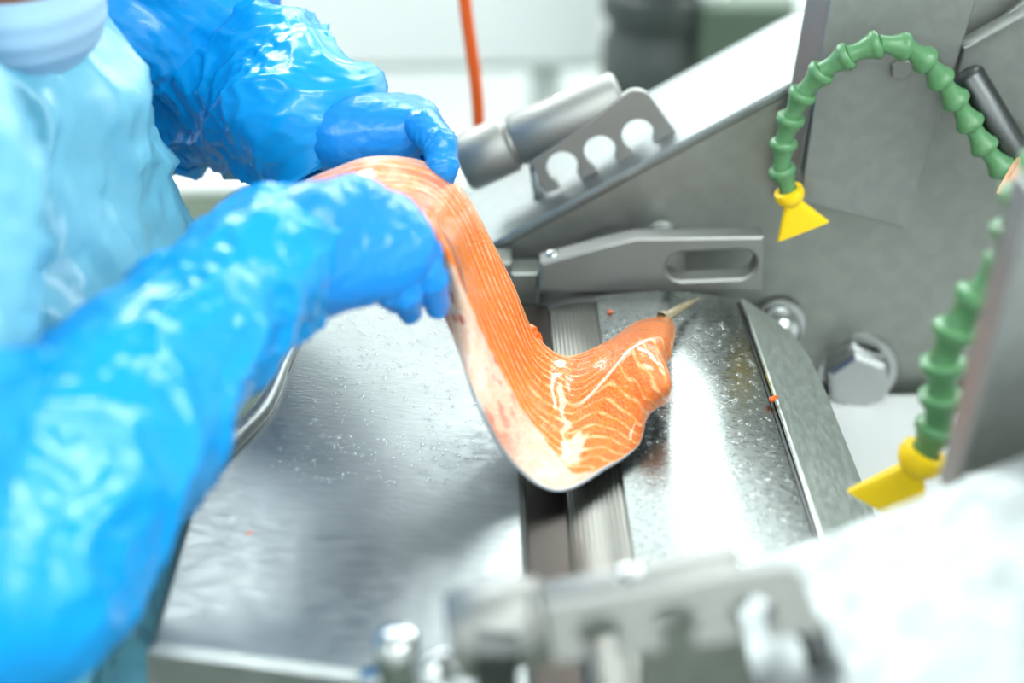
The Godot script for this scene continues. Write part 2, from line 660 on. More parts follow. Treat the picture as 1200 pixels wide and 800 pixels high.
func build_machine() -> void:
	var t := thing("skinning_machine", "stainless steel fish skinning machine with ribbed roller and sloping side rails", "machine", Vector3(0.05, FLOOR, 0))
	var g := Geo.new()
	var tilt := Transform3D(Basis(Vector3(0, 0, 1), -atan(0.1)), Vector3(-0.02, -0.004, 0)) * Transform3D(Basis(), Vector3(0.02, 0.004, 0))
	# infeed table
	prism(g, PackedVector2Array([Vector2(-0.249, -0.176), Vector2(-0.02, -0.20), Vector2(-0.02, 0.29), Vector2(-0.192, 0.29), Vector2(-0.213, 0.085), Vector2(-0.249, -0.022)]), [], 0.13, 0.005, tilt * flat_frame(-0.134))
	part("infeed_table", g, M.table_steel, t)
	g = Geo.new()
	tube(g, [Vector3(-0.247, 0.0175, 0.04), Vector3(-0.246, 0.020, 0.015), Vector3(-0.230, 0.020, -0.035), Vector3(-0.213, 0.018, -0.086), Vector3(-0.206, 0.0165, -0.15), Vector3(-0.2, 0.0155, -0.2)], [0.001, 0.005, 0.0075, 0.0075, 0.005, 0.002], 40, 17)
	part("edge_lip", g, M.table_steel, t, "rounded lip along the cut corner")
	# blade strip
	g = Geo.new()
	box(g, Vector3(0.027, 0.02, 0.49), Vector3(-0.0062, -0.019, -0.045), 0.0015)
	part("blade_holder", g, M.blade_steel, t)
	# ribbed roller
	g = Geo.new()
	var gear := PackedVector2Array()
	var teeth := 156
	for k in teeth:
		var a := TAU * k / teeth
		for q in [[0.0, 0.0886], [0.22, 0.0900], [0.55, 0.0900], [0.75, 0.0886]]:
			var b: float = a + TAU / teeth * q[0]
			gear.append(Vector2(cos(b), sin(b)) * q[1])
	prism(g, gear, [], 0.485, 0.0, Transform3D(Basis(), Vector3(0.047, -0.0925, -0.285)))
	part("ribbed_roller", g, M.tooth_steel, t)
	g = Geo.new()
	rod(g, Vector3(0.047, -0.0925, -0.36), Vector3(0.047, -0.0925, -0.286), 0.084, 64, 0.004)
	part("roller_end", g, M.hinge_steel, t)
	# pressure plate: a shallow arch
	g = Geo.new()
	var shoe := PackedVector2Array()
	for k in 25:
		var f := k / 24.0
		shoe.append(Vector2(lerpf(0.173, 0.0495, f), 0.0015 + 0.0045 * sin(PI * f) - 0.006 * pow(1.0 - f, 4.0)))
	shoe.append(Vector2(0.0495, -0.0035))
	shoe.append(Vector2(0.060, -0.024))
	shoe.append(Vector2(0.173, -0.024))
	prism(g, shoe, [], 0.487, 0.001, Transform3D(Basis(), Vector3(0, 0, -0.287)))
	part("pressure_plate", g, M.plate_steel, t)
	g = Geo.new()
	box(g, Vector3(0.0022, 0.02, 0.485), Vector3(0.1752, -0.0155, -0.0445), 0.0005)
	part("seal_strip", g, M.dark_steel, t)
	g = Geo.new()
	box(g, Vector3(0.0016, 0.02, 0.485), Vector3(0.1782, -0.0145, -0.0445), 0.0005)
	part("edge_strip", g, M.bolt_steel, t)
	# outfeed plate slopes away
	g = Geo.new()
	var down := Transform3D(Basis(Vector3(0, 0, 1), -atan(0.5)), Vector3(0.1796, -0.004, 0))
	prism(g, PackedVector2Array([Vector2(0, -0.20), Vector2(0.0605, -0.20), Vector2(0.0595, 0.2), Vector2(0.0545, 0.24), Vector2(0.046, 0.262), Vector2(0.028, 0.278), Vector2(0, 0.29)]), [], 0.02, 0.001, down * flat_frame(-0.02))
	part("outfeed_plate", g, M.scratched_steel, t)
	# bed under the plates
	g = Geo.new()
	box(g, Vector3(0.16, 0.05, 0.47), Vector3(0.13, -0.075, -0.045), 0.002)
	part("bed", g, M.dark_steel, t)
	# side plates and rails
	for s in 2:
		g = Geo.new()
		var z: float = [-0.372, 0.20][s]
		var x0: float = [-0.12, 0.04][s]
		prism(g, PackedVector2Array([Vector2(x0, -0.155), Vector2(0.8, -0.155), Vector2(0.8, rim_y(0.8, s == 1) - 0.004), Vector2(x0, rim_y(x0, s == 1) - 0.004)]), [], 0.012, 0.001, Transform3D(Basis(), Vector3(0, 0, z)))
		part("side_plate", g, M.frame_steel, t)
		g = Geo.new()
		var slope := Basis(Vector3(0, 0, 1), atan([0.583, 0.504][s]))
		var a: float = [-0.07, 0.10][s]
		var mid := Vector3((a + 0.8) / 2, rim_y((a + 0.8) / 2, s == 1), [-0.43, 0.272][s])
		var long := (0.8 - a) * sqrt(1.0 + 0.583 * 0.583)
		box(g, Vector3(long, 0.009, 0.15), mid, 0.0025, slope)
		box(g, Vector3(long, 0.05, 0.008), mid + slope * Vector3(0, -0.02, [-0.071, 0.071][s]), 0.002, slope)
		part("side_rail", g, M.rail_steel, t)
	# hinges on both rails
	var rh := hinge(t, Vector3(-0.0670, 0.0742, -0.4100), Vector3(-0.0204, 0.0966, -0.4100), Vector3(0.0777, 0.1395, -0.4100), 0.027, 0.0245, -0.388, Vector2(0.0091, 0.0549), Vector2(0.1294, 0.1092), 0.058)
	g = Geo.new()
	rod(g, Vector3(-0.0008, 0.0766, -0.4050), Vector3(0.0042, 0.0375, -0.4000), 0.0055, 20, 0.0012)
	part("stop_pin", g, M.bolt_steel, rh)
	var fh := hinge(t, Vector3(-0.0637, 0.0900, 0.2500), Vector3(-0.0191, 0.1025, 0.2500), Vector3(0.0827, 0.1288, 0.2500), 0.024, 0.0165, 0.300, Vector2(-0.0163, 0.1165), Vector2(0.1124, 0.1341), 0.034, 0.3, 0.66, 0.86)
	g = Geo.new()
	box(g, Vector3(0.022, 0.03, 0.02), Vector3(-0.0427, 0.0951, 0.2750), 0.002)
	part("clamp_block", g, M.dark_steel, fh)
	g = Geo.new()
	rod(g, Vector3(-0.0946, 0.0580, 0.2500), Vector3(-0.0950, 0.0923, 0.2500), 0.0115, 32, 0.003)
	part("clamp_pin", g, M.bolt_steel, fh)
	g = Geo.new()
	rod(g, Vector3(-0.1140, 0.0583, 0.2500), Vector3(-0.0528, 0.0752, 0.2500), 0.008, 24, 0.002)
	part("pivot_rod", g, M.bolt_steel, fh)
	g = Geo.new()
	tube(g, [Vector3(0.0923, 0.1179, 0.2700), Vector3(0.1037, 0.1221, 0.2750), Vector3(0.1127, 0.1153, 0.2800), Vector3(0.1164, 0.1031, 0.2850), Vector3(0.1190, 0.0872, 0.2850)], [0.005, 0.0075, 0.0075, 0.007, 0.006], 24, 17)
	part("latch_hook", g, M.dark_steel, fh)
	dome_bolt("bolt", Vector3(-0.0763, 0.0730, 0.2600), Vector3(0.1, 1, 0.4), 0.008, 0.012, M.bolt_steel, fh)
	# slotted lever behind the roller
	g = Geo.new()
	var slot := PackedVector2Array()
	slot.append_array(arc(Vector2(0.1771, 0.0240), 0.0142, PI / 2, -PI / 2, 12))
	slot.append_array(arc(Vector2(0.1260, 0.0220), 0.0142, -PI / 2, -PI * 1.5, 12))
	prism(g, PackedVector2Array([Vector2(0.0001, -0.0021), Vector2(0.1984, -0.0042), Vector2(0.1958, 0.0505), Vector2(0.0835, 0.0499), Vector2(0.0503, 0.0411), Vector2(0.0013, 0.0266)]), [slot], 0.022, 0.0022, Transform3D(Basis(), Vector3(0, 0, -0.322)))
	var lever := part("lever_bar", g, M.hinge_steel, t, "slotted flat lever bar")
	dome_bolt("bolt", Vector3(0.0125, 0.0245, -0.3140), Vector3(0, 1, 0.1), 0.007, 0.009, M.bolt_steel, lever)
	dome_bolt("bolt", Vector3(0.1121, 0.0294, -0.3400), Vector3(0, 1, 0.1), 0.013, 0.018, M.bolt_steel, lever)
	g = Geo.new()
	rod(g, Vector3(0.1150, -0.0158, -0.3450), Vector3(0.1125, 0.0321, -0.3450), 0.021, 32)
	part("pivot_post", g, M.hinge_steel, t)
	g = Geo.new()
	prism(g, PackedVector2Array([Vector2(0.0289, 0.0164), Vector2(0.0856, 0.0244), Vector2(0.0822, 0.0329), Vector2(0.0645, 0.0356)]), [], 0.02, 0.002, Transform3D(Basis(), Vector3(0, 0, -0.355)))
	part("cam", g, M.dark_steel, t)
	for q in [[Vector3(-0.0120, -0.0040, -0.3250), Vector3(0.025, 0.032, 0.03)], [Vector3(-0.0327, -0.0020, -0.3350), Vector3(0.018, 0.04, 0.03)]]:
		g = Geo.new()
		box(g, q[1], q[0], 0.002)
		part("pivot_block", g, M.frame_steel, t)
	dome_bolt("bolt", Vector3(0.2287, -0.0658, -0.3550), Vector3(0, 0, 1), 0.019, 0.03, M.bolt_steel, t)
	hex_bolt("bolt", Vector3(0.3102, -0.1206, -0.3600), Vector3(-0.15, 0.1, 1), 0.031, 0.035, M.bolt_steel, t)
	# splash plates that carry the hoses
	g = Geo.new()
	prism(g, PackedVector2Array([Vector2(0.2309, 0.0706), Vector2(0.3270, 0.0432), Vector2(0.3583, 0.2536), Vector2(0.3651, 0.2918), Vector2(0.2476, 0.2924), Vector2(0.2371, 0.2507)]), [], 0.004, 0.001, Transform3D(Basis(), Vector3(0, 0, -0.334)))
	var sp := part("splash_plate", g, M.splash_steel, t)
	g = Geo.new()
	box(g, Vector3(0.022, 0.215, 0.003), (Vector3(0.2336, 0.0656, -0.3410) + Vector3(0.2344, 0.2897, -0.3410)) / 2 + Vector3(-0.008, 0, 0), 0.0008, Basis(Vector3(0, 0, 1), -0.075) * Basis(Vector3(0, 1, 0), -0.6))
	part("folded_edge", g, M.rail_steel, sp)
	hex_bolt("bolt", Vector3(0.3028, 0.1933, -0.3310), Vector3(0, 0, 1), 0.0095, 0.008, M.hinge_steel, sp)
	g = Geo.new()
	prism(g, PackedVector2Array([Vector2(0.2179, 0.1148), Vector2(0.3059, 0.1373), Vector2(0.2785, 0.3278), Vector2(0.2307, 0.2958)]), [], 0.004, 0.001, Transform3D(Basis(), Vector3(0, 0, 0.148)))
	box(g, Vector3(0.003, 0.19, 0.026), (Vector3(0.2132, 0.1242, 0.1630) + Vector3(0.2240, 0.2969, 0.1630)) / 2, 0.0008, Basis(Vector3(0, 0, 1), -0.055))
	part("splash_plate", g, M.splash_steel, t)
	# cross rod and the bracket that holds it
	g = Geo.new()
	rod(g, Vector3(0.3517, 0.1959, -0.3100), Vector3(0.4597, 0.0446, -0.2700), 0.0135, 32, 0.004)
	part("cross_rod", g, M.dark_steel, t)
	g = Geo.new()
	prism(g, PackedVector2Array([Vector2(0.3558, 0.1808), Vector2(0.4339, 0.1260), Vector2(0.4252, 0.2680), Vector2(0.3590, 0.2063)]), [], 0.006, 0.001, Transform3D(Basis(), Vector3(0, 0, -0.346)))
	box(g, Vector3(0.09, 0.004, 0.02), (Vector3(0.3572, 0.2079, -0.3350) + Vector3(0.4253, 0.2581, -0.3350)) / 2, 0.001, Basis(Vector3(0, 0, 1), atan(0.62)))
	part("guard_bracket", g, M.splash_steel, t)
	g = Geo.new()
	box(g, Vector3(0.3, 0.2, 0.10), Vector3(0.62, 0.30, -0.46), 0.005)
	part("drive_housing", g, M.motor_grey, t)
	# frame below
	for z in [-0.36, 0.19]:
		g = Geo.new()
		box(g, Vector3(0.98, 0.022, 0.03), Vector3(0.31, -0.166, z), 0.003)
		part("lower_beam", g, M.dark_steel, t)
	for x in [-0.14, 0.74]:
		g = Geo.new()
		box(g, Vector3(0.03, 0.03, 0.58), Vector3(x, -0.19, -0.085), 0.003)
		part("cross_beam", g, M.frame_steel, t)
		for z in [-0.36, 0.19]:
			g = Geo.new()
			box(g, Vector3(0.04, -0.20 - FLOOR, 0.04), Vector3(x, (FLOOR - 0.20) / 2, z), 0.004)
			part("leg", g, M.frame_steel, t)


# barrel of two knuckles on a comb-shaped bracket
func hinge(parent: Node3D, a: Vector3, b: Vector3, c: Vector3, r0: float, r1: float, z: float, p0: Vector2, p1: Vector2, tall: float, lean := 0.0, sc := 1.0, fill := 0.62) -> MeshInstance3D:
	var g := Geo.new()
	rod(g, a, b - (c - a).normalized() * 0.002, r0, 48, 0.003)
	rod(g, b - (c - a).normalized() * 0.004, b + (c - a).normalized() * 0.002, r0 * 0.85, 48, 0.0005)
	var h := part("hinge_barrel", g, M.hinge_steel, parent)
	g = Geo.new()
	rod(g, b + (c - a).normalized() * 0.001, c, r1, 48, 0.003)
	part("hinge_sleeve", g, M.hinge_steel, h)
	dome_bolt("set_screw", b.lerp(c, 0.42) + Vector3(0, r1 * 0.97, 0), Vector3(-0.3, 1, 0), 0.005, 0.004, M.bolt_steel, h)
	var d := (p1 - p0).normalized()
	var long := p0.distance_to(p1)
	var up := Vector2(-d.y, d.x)
	var out := PackedVector2Array([Vector2(0, 0)])
	for k in 3:
		var cx := long * (0.185 + 0.28 * k)
		out.append(Vector2(cx - 0.010 * sc, 0))
		out.append_array(arc(Vector2(cx, 0.019 * sc), 0.0145 * sc, -PI / 2 - 0.78, -PI * 2.5 + 0.78, 20))
		out.append(Vector2(cx + 0.010 * sc, 0))
	out.append(Vector2(long, 0))
	out.append_array(arc(Vector2(long - 0.026 * sc, tall - 0.014 * sc), 0.016 * sc, 0.1, PI / 2, 6))
	out.append(Vector2(long * 0.40, tall * (fill + 0.16 * (1.0 - fill) / 0.38)))
	out.append(Vector2(0, tall * fill))
	g = Geo.new()
	var x3 := Vector3(d.x, d.y, 0)
	var y3 := (Vector3(up.x, up.y, 0) * cos(lean) + Vector3(0, 0, -1) * sin(lean)).normalized()
	prism(g, out, [], 0.008, 0.001, Transform3D(Basis(x3, y3, x3.cross(y3)), Vector3(p0.x, p0.y, z - 0.004)))
	part("hinge_bracket", g, M.hinge_steel, h)
	return h


# ------------------------------------------------------------------ worker
var crease: FastNoiseLite
var crumple: FastNoiseLite
var swell: FastNoiseLite


func film(p: Vector3, amp: float) -> float:
	var w := p + Vector3(swell.get_noise_3dv(p), swell.get_noise_3dv(p + Vector3(9, 0, 0)), swell.get_noise_3dv(p + Vector3(0, 9, 0))) * 0.025
	var a := 1.0 - 2.2 * absf(crease.get_noise_3dv(w))
	var b := 1.0 - 2.2 * absf(crumple.get_noise_3dv(w * Vector3(1.0, 0.8, 1.0)))
	var c := 1.0 - 2.2 * absf(crumple.get_noise_3dv(w * 2.3 + Vector3(3, 1, 2)))
	return amp * (0.55 * swell.get_noise_3dv(p * 1.3) + 0.62 * a * absf(a) + 0.22 * b * absf(b) + 0.07 * c - 0.1)


func build_worker() -> void:
	crease = noise(9.0, FastNoiseLite.TYPE_SIMPLEX_SMOOTH, 31, 1)
	crumple = noise(26.0, FastNoiseLite.TYPE_SIMPLEX_SMOOTH, 32, 2)
	swell = noise(7.0, FastNoiseLite.TYPE_SIMPLEX_SMOOTH, 33, 1)
	var t := thing("person", "worker in pale blue apron, mask and shiny blue sleeves and gloves feeding the fish", "person", Vector3(-0.45, FLOOR, -0.12))
	# joints
	var jaw := Vector3(-0.3524, 0.3109, -0.1287)
	var pelvis := Vector3(-0.50, -0.15, -0.12)
	var chest := Vector3(-0.47, 0.14, -0.12)
	var neck := Vector3(-0.475, 0.33, -0.115)
	var l_sh := Vector3(-0.45, 0.33, -0.30)
	var r_sh := Vector3(-0.47, 0.34, 0.07)
	var l_el := Vector3(-0.3255, 0.1619, -0.3850)
	var r_el := Vector3(-0.3250, 0.1099, 0.1958)
	var l_wr := Vector3(-0.1635, 0.1818, -0.2300)
	var r_wr := Vector3(-0.1645, 0.1870, 0.0000)
	var torso := [
		[pelvis + Vector3(0, 0, -0.07), 0.10, pelvis + Vector3(0, 0, 0.07), 0.10],
		[pelvis, 0.115, chest, 0.125],
		[chest + Vector3(0, 0.02, -0.07), 0.10, chest + Vector3(0, 0.02, 0.07), 0.10],
		[l_sh, 0.055, neck, 0.06], [r_sh, 0.055, neck, 0.06], [chest, 0.12, neck, 0.06]]
	var arms := [[l_sh, 0.054, l_el, 0.034], [l_el, 0.034, l_wr, 0.022], [r_sh, 0.054, r_el, 0.036], [r_el, 0.036, r_wr, 0.022]]
	var legs := []
	for s in [-1, 1]:
		var hip: Vector3 = pelvis + Vector3(0, -0.05, 0.085 * s)
		var knee := Vector3(-0.49, -0.57, -0.12 + 0.10 * s)
		var ankle := Vector3(-0.51, FLOOR + 0.09, -0.12 + 0.11 * s)
		legs.append([hip, 0.088, knee, 0.058])
		legs.append([knee, 0.058, ankle, 0.040])
		legs.append([ankle + Vector3(-0.02, -0.05, 0), 0.036, ankle + Vector3(0.15, -0.06, 0.01 * s), 0.028])
	var skull := jaw + Vector3(-0.065, 0.105, -0.005)
	var head := [
		[skull, 0.088, skull + Vector3(-0.03, 0.005, 0), 0.088], [jaw + Vector3(-0.03, 0.04, 0), 0.060, jaw, 0.040],
		[jaw + Vector3(0.012, 0.045, 0), 0.013, jaw + Vector3(0.030, 0.030, 0), 0.014],
		[skull + Vector3(-0.05, -0.04, 0), 0.055, neck, 0.055]]
	for s in [-1, 1]:
		head.append([skull + Vector3(-0.025, -0.02, 0.088 * s), 0.014, skull + Vector3(-0.03, -0.05, 0.085 * s), 0.010])
		head.append([jaw + Vector3(0.005, 0.062, 0.028 * s), 0.016, jaw + Vector3(-0.02, 0.06, 0.045 * s), 0.018])
	# the far hand lies on the fillet with its forefinger bent down over the edge
	var l_hand := [
		[l_wr, 0.026, Vector3(-0.0939, 0.1933, -0.2030), 0.0150], [l_wr, 0.026, Vector3(-0.0955, 0.1909, -0.2270), 0.0145], [l_wr, 0.024, Vector3(-0.1030, 0.1878, -0.2480), 0.0135], [l_wr, 0.024, Vector3(-0.1148, 0.1836, -0.2670), 0.0125],
		[Vector3(-0.1545, 0.1813, -0.2170), 0.027, Vector3(-0.1137, 0.1807, -0.2140), 0.0225], [Vector3(-0.1862, 0.1698, -0.2500), 0.028, l_wr, 0.027],
		[Vector3(-0.1582, 0.1718, -0.2230), 0.020, Vector3(-0.1350, 0.1629, -0.2270), 0.0165], [Vector3(-0.1350, 0.1629, -0.2270), 0.0155, Vector3(-0.1078, 0.1507, -0.2350), 0.0120]]
	var l_fingers := [
		[Vector3(-0.0929, 0.1964, -0.1950), 0.0140, Vector3(-0.0798, 0.1893, -0.1750), 0.0126], [Vector3(-0.0798, 0.1893, -0.1750), 0.0126, Vector3(-0.0778, 0.1779, -0.1600), 0.0114], [Vector3(-0.0778, 0.1779, -0.1600), 0.0114, Vector3(-0.0807, 0.1641, -0.1620), 0.0104]]
	var l_more := [
		[Vector3(-0.0949, 0.1901, -0.2290), 0.0132, Vector3(-0.0850, 0.1713, -0.2370), 0.0118], [Vector3(-0.0850, 0.1713, -0.2370), 0.0118, Vector3(-0.0863, 0.1461, -0.2350), 0.0095],
		[Vector3(-0.1032, 0.1867, -0.2510), 0.0124, Vector3(-0.0947, 0.1655, -0.2590), 0.0112], [Vector3(-0.0947, 0.1655, -0.2590), 0.0112, Vector3(-0.0966, 0.1437, -0.2550), 0.0092],
		[Vector3(-0.1151, 0.1821, -0.2710), 0.0112, Vector3(-0.1087, 0.1606, -0.2790), 0.0098], [Vector3(-0.1087, 0.1606, -0.2790), 0.0098, Vector3(-0.1105, 0.1444, -0.2750), 0.0085]]
	# the near hand grips the belly edge from below, fingertips pointing down
	var r_hand := [
		[r_wr, 0.036, Vector3(-0.1038, 0.1947, -0.0280), 0.0160], [r_wr, 0.034, Vector3(-0.0937, 0.1845, -0.0160), 0.0160], [r_wr, 0.034, Vector3(-0.0993, 0.1737, -0.0080), 0.0150], [Vector3(-0.1551, 0.1797, 0.0120), 0.026, Vector3(-0.1124, 0.1683, -0.0020), 0.0140],
		[Vector3(-0.1526, 0.2089, -0.0040), 0.024, Vector3(-0.1309, 0.2101, -0.0240), 0.0165], [Vector3(-0.1309, 0.2101, -0.0240), 0.0160, Vector3(-0.1119, 0.1984, -0.0360), 0.0130]]
	var r_fingers := [
		[Vector3(-0.1028, 0.1935, -0.0280), 0.0138, Vector3(-0.0864, 0.1762, -0.0200), 0.0118], [Vector3(-0.0864, 0.1762, -0.0200), 0.0116, Vector3(-0.0848, 0.1499, -0.0320), 0.0098],
		[Vector3(-0.0937, 0.1842, -0.0140), 0.0128, Vector3(-0.0821, 0.1616, -0.0120), 0.0110], [Vector3(-0.0821, 0.1616, -0.0120), 0.0108, Vector3(-0.0791, 0.1369, -0.0200), 0.0078],
		[Vector3(-0.1013, 0.1746, -0.0040), 0.0124, Vector3(-0.0980, 0.1557, -0.0020), 0.0106], [Vector3(-0.0980, 0.1557, -0.0020), 0.0104, Vector3(-0.0969, 0.1376, -0.0120), 0.0078],
		[Vector3(-0.1134, 0.1681, 0.0000), 0.0112, Vector3(-0.1105, 0.1594, 0.0000), 0.0098], [Vector3(-0.1105, 0.1594, 0.0000), 0.0096, Vector3(-0.1060, 0.1477, -0.0100), 0.0082]]
	var g := Geo.new()
	flesh_out(g, torso + arms + legs + head, 0.013, 0.03)
	for h in [l_hand + l_fingers + l_more, r_hand + r_fingers]:
		flesh_out(g, h, 0.0045, 0.006, -0.0025)
	var body := part("body", g, M.skin, t)
	for s in [-1, 1]:
		g = Geo.new()
		lathe(g, PackedVector2Array([Vector2(0, -0.011), Vector2(0.008, -0.008), Vector2(0.011, 0), Vector2(0.008, 0.008), Vector2(0, 0.011)]), 16, Transform3D(Basis(), jaw + Vector3(0.012, 0.066, 0.03 * s)))
		part("eye", g, M.eye_dark, body)
	g = Geo.new()
	flesh_out(g, legs, 0.014, 0.02, 0.014)
	part("trousers", g, M.trousers, t)
	for k in [2, 5]:
		g = Geo.new()
		flesh_out(g, [legs[k], [legs[k][0], 0.04, legs[k][0] + Vector3(0, 0.2, 0), 0.06]], 0.012, 0.02, 0.014)
		part("boot", g, M.boot, t)
	g = Geo.new()
	flesh_out(g, torso + [arms[0], arms[2]], 0.012, 0.03, 0.014)
	ruffle(g, func(p): return film(p, 0.008))
	part("gown", g, M.apron_blue, t)
	# gloves
	g = Geo.new()
	flesh_out(g, l_hand, 0.0026, 0.012)
	flesh_out(g, l_fingers, 0.0022, 0.003)
	flesh_out(g, l_more, 0.0032, 0.003)
	var fine := noise(120.0, FastNoiseLite.TYPE_SIMPLEX_SMOOTH, 41, 2)
	var joints := [[l_fingers[0][2], (l_fingers[0][2] - l_fingers[0][0]).normalized(), 0.014], [l_fingers[1][2], (l_fingers[1][2] - l_fingers[1][0]).normalized(), 0.010], [l_fingers[0][0], Vector3(1, 0, 0), 0.016]]
	ruffle(g, func(p):
		var d := 0.0005 * (1.0 - 2.0 * absf(fine.get_noise_3d(p.x * 0.5 + p.y * 0.2, p.y, p.z * 0.5)))
		for q in joints:
			var away: Vector3 = p - q[0]
			var s: float = away.dot(q[1]) + 0.001 * fine.get_noise_3dv(p * 0.4)
			d += 0.0009 * cos(s * 1500.0) * exp(-pow(s / 0.006, 2.0)) * (1.0 - smoothstep(q[2], q[2] * 1.6, away.length()))
		return d)
	part("glove", g, M.glove_blue, t, "glove with its forefinger bent over the fillet")
	g = Geo.new()
	flesh_out(g, r_hand, 0.0032, 0.014)
	flesh_out(g, r_fingers, 0.0022, 0.0015)
	ruffle(g, func(p): return 0.0009 * (1.0 - 2.0 * absf(fine.get_noise_3d(p.x * 0.4, p.y, p.z * 0.4))))
	part("glove", g, M.glove_blue, t, "glove gripping the belly edge")
	# oversleeves
	g = Geo.new()
	tube(g, [l_sh + Vector3(0.01, 0.03, -0.01), Vector3(-0.3080, 0.2378, -0.3600), Vector3(-0.3275, 0.1676, -0.3800), Vector3(-0.2874, 0.1726, -0.3650), Vector3(-0.2324, 0.1805, -0.3150), Vector3(-0.2009, 0.1817, -0.2680), Vector3(-0.1821, 0.1821, -0.2440), Vector3(-0.1672, 0.1782, -0.2540), Vector3(-0.1784, 0.1746, -0.2560)], [0.072, 0.077, 0.073, 0.069, 0.066, 0.060, 0.052, 0.036, 0.028], 200, 161,
		func(s, o, d, q):
			var cuff: float = smoothstep(0.66, 0.84, s) * (1.0 - smoothstep(0.9, 1.0, s))
			return q + o * film(q, 0.014 * (1.0 - 0.5 * cuff)) + d * cuff * (0.048 * o.y - 0.006 * o.z))
	part("oversleeve", g, M.sleeve_blue, t, "crumpled plastic sleeve of the far arm")
	g = Geo.new()
	tube(g, [Vector3(-0.3550, 0.2042, 0.1638), Vector3(-0.3466, 0.1536, 0.1932), Vector3(-0.3306, 0.1043, 0.2104), Vector3(-0.2972, 0.1209, 0.1726), Vector3(-0.2673, 0.1368, 0.1294), Vector3(-0.2345, 0.1597, 0.0822), Vector3(-0.2070, 0.1759, 0.0468), Vector3(-0.1829, 0.1889, 0.0236), Vector3(-0.1675, 0.1868, 0.0020), Vector3(-0.1575, 0.1849, -0.0040), Vector3(-0.1675, 0.1868, 0.0020)], [0.075, 0.078, 0.078, 0.078, 0.068, 0.055, 0.049, 0.046, 0.0425, 0.040, 0.03], 200, 161,
		func(s, o, d, q): return q + o * film(q, 0.010))
	part("oversleeve", g, M.sleeve_blue, t, "crumpled plastic sleeve of the near arm")
	g = Geo.new()
	tube(g, [r_sh + Vector3(-0.01, 0.03, 0.01), r_sh + Vector3(0, -0.02, 0.03), Vector3(-0.3783, 0.2940, 0.0884), Vector3(-0.3618, 0.2504, 0.1254), Vector3(-0.3563, 0.2159, 0.1570), Vector3(-0.3539, 0.1887, 0.1728)], [0.07, 0.076, 0.074, 0.072, 0.070, 0.062], 120, 121,
		func(s, o, d, q): return q + o * film(q, 0.012))
	part("gown_sleeve", g, M.apron_blue, t, "pale upper sleeve of the near arm")
	# apron: an open sheet round the front of the body
	g = Geo.new()
	var pts := PackedVector3Array()
	var ni := 170
	var nj := 200
	for i in ni:
		var f := float(i) / (ni - 1)
		var y := lerpf(0.33, -0.9, f)
		var front := 0.165 + 0.02 * smoothstep(0.34, 0.1, y) - 0.035 * smoothstep(0.24, 0.32, y)
		front += 0.016 * exp(-pow((y - 0.11) / 0.03, 2.0))
		var wide := 0.13 + 0.09 * smoothstep(0.28, 0.05, y) + 0.05 * smoothstep(-0.1, -0.8, y)
		for j in nj:
			var a := lerpf(-2.2, 2.2, float(j) / (nj - 1))
			var fold := 0.010 * sin(a * 7.0 + 3.0 * y + 2.0 * swell.get_noise_2d(a * 0.1, y)) * smoothstep(0.2, -0.6, y)
			var p := Vector3(-0.465 + front * cos(a), y, -0.12 - 0.05 * smoothstep(0.12, 0.3, y) + wide * sin(a))
			var o := Vector3(cos(a), 0, sin(a))
			pts.append(p + o * (fold + film(p, 0.016) + 0.003 * (1.0 - 2.0 * absf(crumple.get_noise_3dv(p * Vector3(1, 0.5, 1))))))
	g.grid(pts, ni, nj, false, false)
	part("apron", g, M.apron_blue, t)
	# mask and hair cover
	g = Geo.new()
	pts = PackedVector3Array()
	for i in 40:
		for j in 60:
			var e := lerpf(-1.45, 0.35, i / 39.0)
			var a := lerpf(-1.7, 1.7, j / 59.0)
			var r := 0.051 + 0.0004 * sin(e * 22.0)
			pts.append(jaw + Vector3(cos(e) * cos(a) * r * 1.02, sin(e) * r, cos(e) * sin(a) * r * 1.25))
	g.grid(pts, 40, 60, false, true)
	part("face_mask", g, M.mask_cloth, t)
	g = Geo.new()
	pts = PackedVector3Array()
	for i in 40:
		for j in 61:
			var e := lerpf(-0.15, PI / 2, i / 39.0)
			var a := TAU * j / 60.0
			var r := 0.105 + 0.003 * sin(a * 23.0) * cos(e)
			pts.append(skull + Vector3(-0.02, 0, 0) + Basis(Vector3(0, 0, 1), 0.45) * Vector3(cos(e) * cos(a) * r * 1.12, sin(e) * r, cos(e) * sin(a) * r))
	g.grid(pts, 40, 61, true, true)
	part("hair_net", g, M.hair_net, t)


